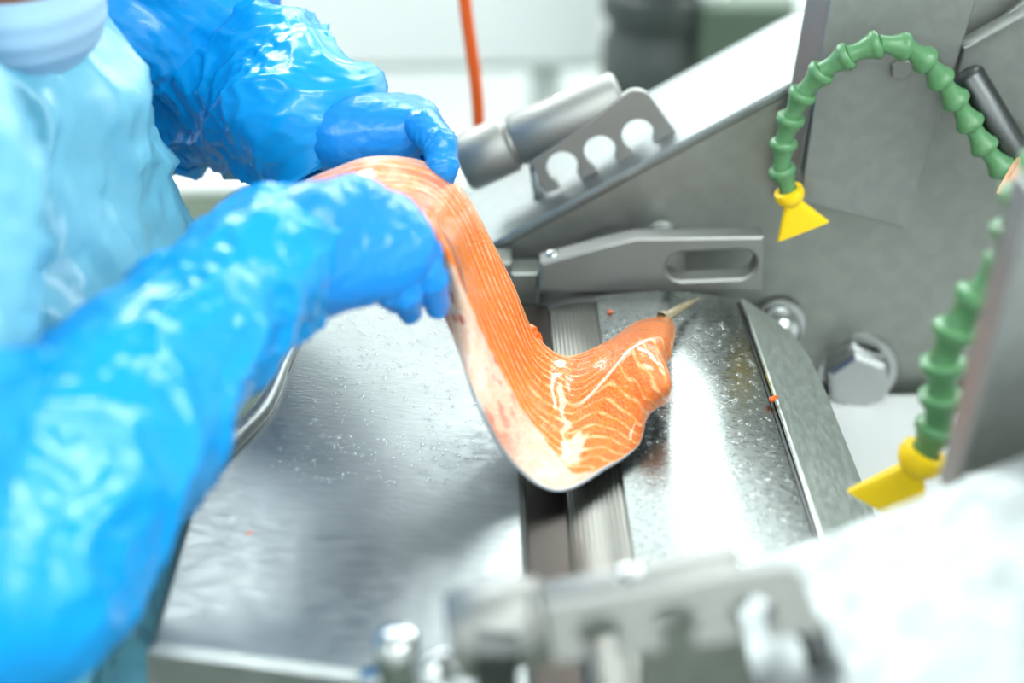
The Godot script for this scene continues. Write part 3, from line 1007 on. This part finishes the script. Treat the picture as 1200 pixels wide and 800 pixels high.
# ------------------------------------------------------------------ fillet
func fillet_pictures() -> void:
	var w := 900
	var h := 420
	var im := Image.create(w, h, false, Image.FORMAT_RGB8)
	var hm := Image.create(w, h, false, Image.FORMAT_RGB8)
	var na := noise(0.006, FastNoiseLite.TYPE_SIMPLEX_SMOOTH, 51, 2)
	var nb := noise(0.03, FastNoiseLite.TYPE_SIMPLEX_SMOOTH, 52, 3)
	var nc := noise(0.17, FastNoiseLite.TYPE_SIMPLEX_SMOOTH, 53, 2)
	var orange := Color8(247, 128, 28)
	var deep := Color8(241, 106, 14)
	var fat := Color8(253, 196, 142)
	var pale := Color8(240, 196, 170)
	var white := Color8(246, 220, 206)
	var red := Color8(205, 88, 68)
	for y in h:
		var v := (y + 0.5) / h
		for x in w:
			var u := (x + 0.5) / w
			var a := na.get_noise_2d(x, y)
			var b := nb.get_noise_2d(x, y)
			var belly := lerpf(0.10 + 0.20 * smoothstep(0.16, 0.30, u), 0.24, smoothstep(0.4, 0.56, u)) * (1.0 - smoothstep(0.50, 0.62, u)) + 0.02 + 0.02 * b
			var tail := maxf(u - 0.54, 0.0)
			var ph := 17.5 * v + 5.5 * u + 40.0 * tail * (0.25 + absf(v - 0.52) * 1.3) + 0.9 * a
			var k := absf(fposmod(ph, 1.0) - 0.5) * 2.0
			var line := smoothstep(0.52 + 0.16 * smoothstep(0.5, 0.6, u), 0.90, k + 0.12 * b)
			var c := orange.lerp(deep, clampf(0.5 + 0.9 * b, 0, 1)).lerp(fat, line * 0.85 * clampf(0.8 + b, 0.3, 1.0))
			# the white line along the middle of the tail
			var mid := 0.52 + 0.02 * a
			c = c.lerp(white, (1.0 - smoothstep(0.008, 0.018, absf(v - mid))) * smoothstep(0.54, 0.60, u) * (1.0 - smoothstep(0.84, 0.9, u)))
			# membrane of the belly, its torn patches, and the pale upper edge
			var m := 1.0 - smoothstep(belly - 0.02, belly + 0.008, v)
			c = c.lerp(pale.lerp(white, clampf(0.3 + b, 0, 1)), m)
			c = c.lerp(red, m * smoothstep(0.12, 0.5, b + a) * (1.0 - smoothstep(0.36, 0.5, u)) * 0.8)
			var patch := Vector2((u - 0.555) / 0.04, (v - 0.27) / 0.12).length() + 0.5 * b
			c = c.lerp(white, (1.0 - smoothstep(0.5, 1.0, patch)) * 0.85)
			var top := smoothstep(0.80, 0.95, v + 0.06 * b) * (1.0 - smoothstep(0.22, 0.36, u))
			c = c.lerp(Color8(243, 190, 168), top * 0.85)
			var rim := smoothstep(0.955, 1.0, v) + smoothstep(0.965, 0.995, u)
			c = c.lerp(pale, clampf(rim, 0, 1) * 0.7)
			im.set_pixel(x, y, c)
			var e := clampf(0.45 + 0.35 * line * (1.0 - m) + 0.7 * nc.get_noise_2d(x, y) + 0.2 * b, 0, 1)
			hm.set_pixel(x, y, Color(e, e, e))
	var m := mat("salmon", Color.WHITE, 0.24)
	m.albedo_texture = ImageTexture.create_from_image(im)
	m.heightmap_enabled = true
	m.heightmap_texture = ImageTexture.create_from_image(hm)
	m.heightmap_scale = 0.16
	m.clearcoat_enabled = true
	m.clearcoat = 0.6
	m.clearcoat_roughness = 0.08
	m.texture_repeat = false
	m = mat("salmon_skin", Color(0.62, 0.64, 0.66), 0.28, 0.35)
	mat("fin", Color(0.55, 0.50, 0.40), 0.4)
	mat("scrap", Color(0.90, 0.38, 0.10), 0.3)


func build_fillet() -> void:
	fillet_pictures()
	# rows run from the held end to the tail; columns from the belly edge to the back edge
	var rows := [
		[Vector3(-0.1757, 0.2027, -0.0050), Vector3(-0.1766, 0.1960, -0.0450), Vector3(-0.1772, 0.1879, -0.0850), Vector3(-0.1769, 0.1801, -0.1200), Vector3(-0.1762, 0.1757, -0.1450)],
		[Vector3(-0.1417, 0.1530, -0.0850), Vector3(-0.1305, 0.1893, -0.0400), Vector3(-0.1316, 0.1875, -0.0850), Vector3(-0.1325, 0.1852, -0.1300), Vector3(-0.1320, 0.1865, -0.1600)],
		[Vector3(-0.1076, 0.1414, -0.0850), Vector3(-0.0912, 0.1889, -0.0400), Vector3(-0.0895, 0.1845, -0.0850), Vector3(-0.0881, 0.1815, -0.1300), Vector3(-0.0867, 0.1793, -0.1650)],
		[Vector3(-0.0875, 0.1245, -0.0780), Vector3(-0.0737, 0.1681, -0.0400), Vector3(-0.0688, 0.1622, -0.0850), Vector3(-0.0640, 0.1565, -0.1300), Vector3(-0.0606, 0.1536, -0.1650)],
		[Vector3(-0.0713, 0.1001, -0.0500), Vector3(-0.0606, 0.1268, -0.0380), Vector3(-0.0538, 0.1207, -0.0820), Vector3(-0.0470, 0.1179, -0.1250), Vector3(-0.0417, 0.1169, -0.1600)],
		[Vector3(-0.0519, 0.0777, 0.0040), Vector3(-0.0406, 0.0774, -0.0340), Vector3(-0.0335, 0.0755, -0.0750), Vector3(-0.0283, 0.0756, -0.1180), Vector3(-0.0243, 0.0791, -0.1550)],
		[Vector3(-0.0277, 0.0265, 0.0030), Vector3(-0.0162, 0.0341, -0.0280), Vector3(-0.0112, 0.0345, -0.0680), Vector3(-0.0090, 0.0373, -0.1120), Vector3(-0.0084, 0.0417, -0.1500)],
		[Vector3(0.0033, 0.0050, 0.0049), Vector3(0.0082, 0.0120, -0.0235), Vector3(0.0117, 0.0200, -0.0693), Vector3(0.0128, 0.0260, -0.1052), Vector3(0.0141, 0.0260, -0.1421)],
		[Vector3(0.0381, 0.0100, -0.0152), Vector3(0.0364, 0.0160, -0.0431), Vector3(0.0323, 0.0300, -0.0790), Vector3(0.0367, 0.0400, -0.1091), Vector3(0.0407, 0.0340, -0.1437)],
		[Vector3(0.0620, 0.0120, -0.0376), Vector3(0.0602, 0.0300, -0.0529), Vector3(0.0529, 0.0500, -0.0920), Vector3(0.0607, 0.0470, -0.1353), Vector3(0.0691, 0.0340, -0.1771)],
		[Vector3(0.0722, 0.0220, -0.0627), Vector3(0.0690, 0.0440, -0.0606), Vector3(0.0647, 0.0550, -0.1045), Vector3(0.0751, 0.0480, -0.1480), Vector3(0.0830, 0.0340, -0.1866)],
		[Vector3(0.0906, 0.0200, -0.0854), Vector3(0.0859, 0.0500, -0.0647), Vector3(0.0775, 0.0530, -0.1167), Vector3(0.0862, 0.0450, -0.1571), Vector3(0.0928, 0.0320, -0.1929)],
		[Vector3(0.0875, 0.0220, -0.1102), Vector3(0.0883, 0.0400, -0.1030), Vector3(0.0889, 0.0500, -0.1243), Vector3(0.0951, 0.0440, -0.1588), Vector3(0.0995, 0.0300, -0.1964)],
		[Vector3(0.0911, 0.0180, -0.1345), Vector3(0.0941, 0.0340, -0.1218), Vector3(0.0981, 0.0400, -0.1362), Vector3(0.1035, 0.0340, -0.1681), Vector3(0.1058, 0.0240, -0.1999)]]
	var ni := 260
	var nj := 110
	var top := PackedVector3Array()
	var wave := noise(22.0, FastNoiseLite.TYPE_SIMPLEX_SMOOTH, 55, 2)
	for i in ni:
		var col := []
		for c in 5:
			var line := []
			for r in rows:
				line.append(r[c])
			col.append(spline(line, float(i) / (ni - 1)))
		for j in nj:
			var p: Vector3 = spline(col, float(j) / (nj - 1))
			top.append(p + Vector3(0, 1, 0.3) * 0.0012 * wave.get_noise_3dv(p))
	var g := Geo.new()
	g.grid(top, ni, nj)
	var under := PackedVector3Array()
	for i in ni:
		var u := float(i) / (ni - 1)
		for j in nj:
			var v := float(j) / (nj - 1)
			var th := lerpf(0.0034, 0.005, v) + 0.013 * pow(sin(PI * clampf(v, 0.0, 1.0)), 1.2) * (1.0 - 0.3 * u)
			under.append(top[i * nj + j] - g.n[i * nj + j] * th)
	var t := thing("salmon_fillet", "orange salmon fillet with white fat lines held up by the worker over the roller", "fish", Vector3(0.0, -0.004, -0.05))
	# far edge and the cut ends belong to the flesh, the near edge shows skin
	rim_strip(g, top, under, ni, nj, true)
	end_strip(g, top, under, ni, nj, 0)
	end_strip(g, top, under, ni, nj, ni - 1)
	part("flesh", g, M.salmon, t)
	var sk := Geo.new()
	sk.grid(under, ni, nj, false, true)
	rim_strip(sk, top, under, ni, nj, false)
	part("fish_skin", sk, M.salmon_skin, t, "silvery skin side")
	g = Geo.new()
	var tip := [Vector3(0.0964, 0.0280, -0.1986), Vector3(0.1077, 0.0260, -0.2107), Vector3(0.1213, 0.0180, -0.2369), Vector3(0.1363, 0.0130, -0.2595)]
	tube(g, tip, [0.006, 0.0045, 0.0032, 0.0006], 30, 13, func(s, o, d, q): return q + o * 0.0012 * wave.get_noise_3dv(q * 8.0) - Vector3(0, o.y, 0) * 0.002 * (1.0 - s))
	part("tail_fin", g, M.fin, t)
	g = Geo.new()
	flesh_out(g, [[Vector3(-0.0124, 0.0429, -0.1520), 0.005, Vector3(-0.0070, 0.0359, -0.1520), 0.0042]], 0.0015, 0.004)
	ruffle(g, func(p): return 0.0016 * wave.get_noise_3dv(p * 9.0))
	part("flesh_scrap", g, M.scrap, t, "loose flap of orange flesh")


func rim_strip(g: Geo, top: PackedVector3Array, under: PackedVector3Array, ni: int, nj: int, far: bool) -> void:
	var p := PackedVector3Array()
	var j := nj - 1 if far else 0
	var j2 := nj - 3 if far else 2
	for i in ni:
		var a := top[i * nj + j]
		var b := under[i * nj + j]
		var out := (a - top[i * nj + j2]).normalized()
		var half := (a - b) / 2
		for k in 9:
			var w := PI * k / 8.0
			p.append((a + b) / 2 + half * cos(w) + out * half.length() * 0.8 * sin(w))
	var from := g.uv.size()
	g.grid(p, ni, 9, false, not far)
	for i in range(from, g.uv.size()):
		g.uv[i] = Vector2(g.uv[i].x, 0.995 if far else 0.0)
	if far:
		return


func end_strip(g: Geo, top: PackedVector3Array, under: PackedVector3Array, ni: int, nj: int, i: int) -> void:
	var p := PackedVector3Array()
	var i2 := 2 if i == 0 else i - 2
	for j in nj:
		var a := top[i * nj + j]
		var b := under[i * nj + j]
		var out := (a - top[i2 * nj + j]).normalized()
		var half := (a - b) / 2
		for k in 9:
			var w := PI * k / 8.0
			p.append((a + b) / 2 + half * cos(w) + out * half.length() * 0.6 * sin(w))
	var from := g.uv.size()
	g.grid(p, nj, 9, false, i == 0)
	for q in range(from, g.uv.size()):
		g.uv[q] = Vector2(0.004 if i == 0 else 0.996, g.uv[q].x)


# ------------------------------------------------------------------ hoses
# a jointed coolant hose: one bell-shaped segment after the other, then the fan nozzle
func hose(called_label: String, pts: Array, r: float, count: int, nozzle: Material, nozzle_label: String, fan: Vector3, group := "") -> Node3D:
	var t := thing("coolant_hose", called_label, "hose", pts[pts.size() - 1], group)
	# even steps along the path
	var c := Curve3D.new()
	for k in 101:
		c.add_point(spline(pts, k / 100.0))
	var long := c.get_baked_length()
	for k in count:
		var a := c.sample_baked(long * k / count)
		var b := c.sample_baked(long * (k + 1) / count)
		var h := a.distance_to(b)
		var g := Geo.new()
		# from the collar (at a) down to the neck and the ball that sits in the next collar
		lathe(g, PackedVector2Array([Vector2(0, -0.001), Vector2(r * 0.86, -0.001), Vector2(r, h * 0.03), Vector2(r, h * 0.20), Vector2(r * 0.86, h * 0.27), Vector2(r * 0.80, h * 0.36), Vector2(r * 0.63, h * 0.60), Vector2(r * 0.60, h * 0.80), Vector2(r * 0.64, h * 1.0), Vector2(r * 0.5, h * 1.08), Vector2(0, h * 1.1)]), 28, frame(b, a - b))
		part("hose_segment", g, M.hose_green, t)
	var a := c.sample_baked(0.0)
	var d := (a - c.sample_baked(0.01)).normalized()
	var g := Geo.new()
	var f := frame(a, d)
	lathe(g, PackedVector2Array([Vector2(r * 0.7, -r * 0.3), Vector2(r * 1.05, -r * 0.25), Vector2(r * 1.1, r * 0.2), Vector2(r * 0.95, r * 0.6), Vector2(r * 0.55, r * 1.0), Vector2(0, r * 1.05)]), 28, f)
	# the fan: flat, widening to its mouth
	var wide := fan.normalized()
	wide = (wide - d * wide.dot(d)).normalized()
	var thick := d.cross(wide)
	var p := PackedVector3Array()
	for i in 9:
		var s := i / 8.0
		var hw := lerpf(r * 0.55, r * 2.0, s)
		var ht := lerpf(r * 0.5, r * 0.28, s)
		for j in 25:
			var w := TAU * (j % 24) / 24.0
			var cx := signf(cos(w)) * pow(absf(cos(w)), 0.5)
			var cy := signf(sin(w)) * pow(absf(sin(w)), 0.5)
			p.append(a + d * (r * 0.75 + s * r * 2.6) + wide * cx * hw + thick * cy * ht)
	g.grid(p, 9, 25, true)
	var mouth := a + d * (r * 3.3)
	for j in 24:
		g.flat3(mouth, p[8 * 25 + j], p[8 * 25 + j + 1])
	part("fan_nozzle", g, nozzle, t, nozzle_label)
	return t


func build_hoses() -> void:
	hose("green jointed hose arching in front of the splash plate, yellow fan nozzle hanging down", [Vector3(0.2133, 0.0924, -0.3000), Vector3(0.2045, 0.1161, -0.3000), Vector3(0.2047, 0.1438, -0.3000), Vector3(0.2097, 0.1706, -0.2950), Vector3(0.2189, 0.1944, -0.2900), Vector3(0.2339, 0.2118, -0.2850), Vector3(0.2546, 0.2254, -0.2800), Vector3(0.2784, 0.2309, -0.2800), Vector3(0.3049, 0.2178, -0.2850), Vector3(0.3279, 0.1936, -0.2900), Vector3(0.3489, 0.1677, -0.2900), Vector3(0.3690, 0.1395, -0.2850), Vector3(0.3898, 0.1176, -0.2800), Vector3(0.4285, 0.0851, -0.2700), Vector3(0.4861, 0.0525, -0.2700)], 0.0118, 19, M.nozzle_yellow, "yellow fan nozzle", Vector3(1, 0.1, 0))
	hose("green jointed hose nearest the camera, hanging before the white board, yellow nozzle at its end", [Vector3(0.2381, 0.0610, 0.0500), Vector3(0.2429, 0.0737, 0.0500), Vector3(0.2449, 0.0902, 0.0500), Vector3(0.2430, 0.1097, 0.0500), Vector3(0.2403, 0.1350, 0.0500), Vector3(0.2444, 0.1565, 0.0500), Vector3(0.2541, 0.1786, 0.0500), Vector3(0.2680, 0.1984, 0.0500), Vector3(0.2698, 0.2292, 0.0500), Vector3(0.2713, 0.2663, 0.0600), Vector3(0.2873, 0.2850, 0.0800)], 0.0145, 10, M.nozzle_yellow, "yellow fan nozzle", Vector3(0.6, -0.75, 0.35))
	hose("short green hose at the right edge of the picture with a pale orange nozzle", [Vector3(0.3807, 0.1223, -0.2000), Vector3(0.3927, 0.1089, -0.2000), Vector3(0.4226, 0.0952, -0.2000)], 0.0105, 3, M.nozzle_pale, "pale orange fan nozzle", Vector3(0.5, -1, 0.2))


# ------------------------------------------------------------------ behind
func build_background() -> void:
	# orange cable
	var t := thing("orange_cable", "orange cable hanging in front of the white wall", "cable", Vector3(-0.06, FLOOR, -0.6))
	var g := Geo.new()
	tube(g, [Vector3(-0.0867, 0.4411, -0.6000), Vector3(-0.0737, 0.2735, -0.6000), Vector3(-0.0647, 0.1638, -0.6000), Vector3(-0.0562, 0.0918, -0.6000), Vector3(-0.0525, 0.0307, -0.6000), Vector3(-0.0499, -0.0737, -0.6000), Vector3(-0.05, -0.6, -0.6), Vector3(0.05, FLOOR + 0.02, -0.6), Vector3(0.3, FLOOR + 0.008, -0.7)], [0.0066, 0.0066], 90, 17)
	part("cable", g, M.cable_orange, t)
	# gear motor
	var c := Vector3(0.2564, -0.2168, -1.6000)
	t = thing("electric_motor", "dark grey upright gear motor with rings behind the sloping rail", "motor", Vector3(c.x, FLOOR, c.z))
	g = Geo.new()
	var y0 := c.y - 0.42
	lathe(g, PackedVector2Array([Vector2(0, 0), Vector2(0.10, 0), Vector2(0.10, 0.28), Vector2(0.086, 0.30), Vector2(0.086, 0.36), Vector2(0.097, 0.37), Vector2(0.097, 0.44), Vector2(0.088, 0.45), Vector2(0.088, 0.48), Vector2(0.100, 0.49), Vector2(0.100, 0.53), Vector2(0.088, 0.54), Vector2(0.088, 0.85), Vector2(0.07, 0.88), Vector2(0, 0.885)]), 48, Transform3D(Basis(), Vector3(c.x, y0, c.z)))
	part("motor_body", g, M.motor_grey, t)
	for k in 28:
		var a := TAU * k / 28
		g = Geo.new()
		box(g, Vector3(0.014, 0.28, 0.004), Vector3(c.x + 0.092 * cos(a), y0 + 0.70, c.z + 0.092 * sin(a)), 0.001, Basis(Vector3(0, 1, 0), -a))
		part("cooling_fin", g, M.motor_grey, t)
	g = Geo.new()
	box(g, Vector3(0.16, 0.13, 0.16), Vector3(0.3937, -0.1683, -1.5800), 0.01)
	part("terminal_box", g, M.motor_green, t)
	g = Geo.new()
	rod(g, Vector3(0.3372, -0.1407, -1.5500), Vector3(0.3312, -0.0534, -1.5500), 0.03, 24, 0.008)
	part("cable_gland", g, M.white_plastic, t)
	g = Geo.new()
	box(g, Vector3(0.26, 0.03, 0.26), Vector3(c.x, FLOOR + 0.015, c.z), 0.004)
	box(g, Vector3(0.12, y0 - FLOOR, 0.12), Vector3(c.x, (y0 + FLOOR) / 2, c.z), 0.004)
	part("pedestal", g, M.motor_green, t)
	# white machine casing left of the motor
	t = thing("white_cabinet", "white cabinet with a rounded lower edge in front of the back wall", "cabinet", Vector3(-0.6, FLOOR, -2.2))
	g = Geo.new()
	var e := Vector3(0.2136, -0.3937, -2.0000)
	var x1 := e.x
	var lowest := e.y
	var r := 0.05
	var out := PackedVector2Array()
	out.append_array(arc(Vector2(x1 - r, lowest + r), r, -PI / 2, 0, 8))
	out.append_array(PackedVector2Array([Vector2(x1, 0.9), Vector2(-1.6, 0.9)]))
	out.append_array(arc(Vector2(-1.6 + r, lowest + r), r, PI, PI * 1.5, 8))
	prism(g, out, [], 0.45, 0.02, Transform3D(Basis(), Vector3(0, 0, -2.45)))
	part("cabinet_body", g, M.white_plastic, t)
	for x in [-1.5, x1 - 0.12]:
		g = Geo.new()
		box(g, Vector3(0.07, lowest - FLOOR + 0.01, 0.07), Vector3(x, (lowest + FLOOR) / 2, -2.3), 0.005)
		part("leg", g, M.white_plastic, t)
	# white board under the outfeed plate
	t = thing("white_board", "white plastic board lying below the outfeed plate", "board", Vector3(0.4, -0.155, -0.1))
	g = Geo.new()
	prism(g, PackedVector2Array([Vector2(0.20, -0.19), Vector2(0.72, -0.19), Vector2(0.72, 0.345), Vector2(0.20, 0.345)]), [], 0.015, 0.003, flat_frame(-0.155))
	part("board", g, M.white_plastic, t)


func build_small_things() -> void:
	drops("water_droplets", "water droplets scattered over the infeed table behind the near arm", 900, 71)
	drops("water_droplets", "water droplets shining on the curved pressure plate", 1300, 72)
	for q in [[Vector3(-0.2057, 0.0130, 0.0641), 0.0032, "small orange salmon crumb on the infeed table by its left edge"], [Vector3(0.1743, 0.0000, -0.1165), 0.004, "small pink salmon crumb on the right edge of the pressure plate"], [Vector3(0.0582, 0.0040, -0.2516), 0.0026, "tiny orange salmon crumb between roller and pressure plate behind the fillet"]]:
		var t := thing("salmon_crumb", q[2], "crumb", q[0], "salmon crumbs on the steel")
		var g := Geo.new()
		flesh_out(g, [[q[0], q[1] * 0.6, q[0] + Vector3(q[1], 0.0005, -q[1] * 0.7), q[1] * 0.4]], 0.0007, 0.001)
		part("crumb", g, M.scrap, t)


func drops(called: String, label: String, count: int, rng: int) -> void:
	var rand := RandomNumberGenerator.new()
	rand.seed = rng
	var g := Geo.new()
	var prof := PackedVector2Array()
	for k in 6:
		var a := PI / 2 * k / 5.0
		prof.append(Vector2(cos(a), sin(a) * 0.55))
	lathe(g, prof, 12, Transform3D())
	var mm := MultiMesh.new()
	mm.transform_format = MultiMesh.TRANSFORM_3D
	mm.mesh = g.mesh()
	mm.instance_count = count
	for k in count:
		var s := 0.0006 + 0.0021 * pow(rand.randf(), 2.5)
		var x: float
		var y: float
		var z: float
		if rng == 71:
			x = rand.randf_range(-0.18, -0.03)
			z = -0.255 + 0.22 * pow(rand.randf(), 1.4)
			if rand.randf() < 0.25:
				x = rand.randf_range(-0.2, -0.04)
				z = rand.randf_range(-0.06, 0.0)
			y = -0.004 - 0.1 * (x + 0.02)
		else:
			x = rand.randf_range(0.055, 0.17)
			z = rand.randf_range(-0.24, 0.14)
			var f := (0.173 - x) / 0.1235
			y = 0.0015 + 0.0045 * sin(PI * f) - 0.006 * pow(1.0 - f, 4.0)
		mm.set_instance_transform(k, Transform3D(Basis(Vector3(0, 1, 0), rand.randf() * TAU).scaled(Vector3(s, s, s * rand.randf_range(0.8, 1.6))), Vector3(x, y, z)))
	var o := MultiMeshInstance3D.new()
	o.name = numbered(called)
	o.multimesh = mm
	o.material_override = M.water
	add_child(o, true)
	tag(o, label, "water", "", "stuff")
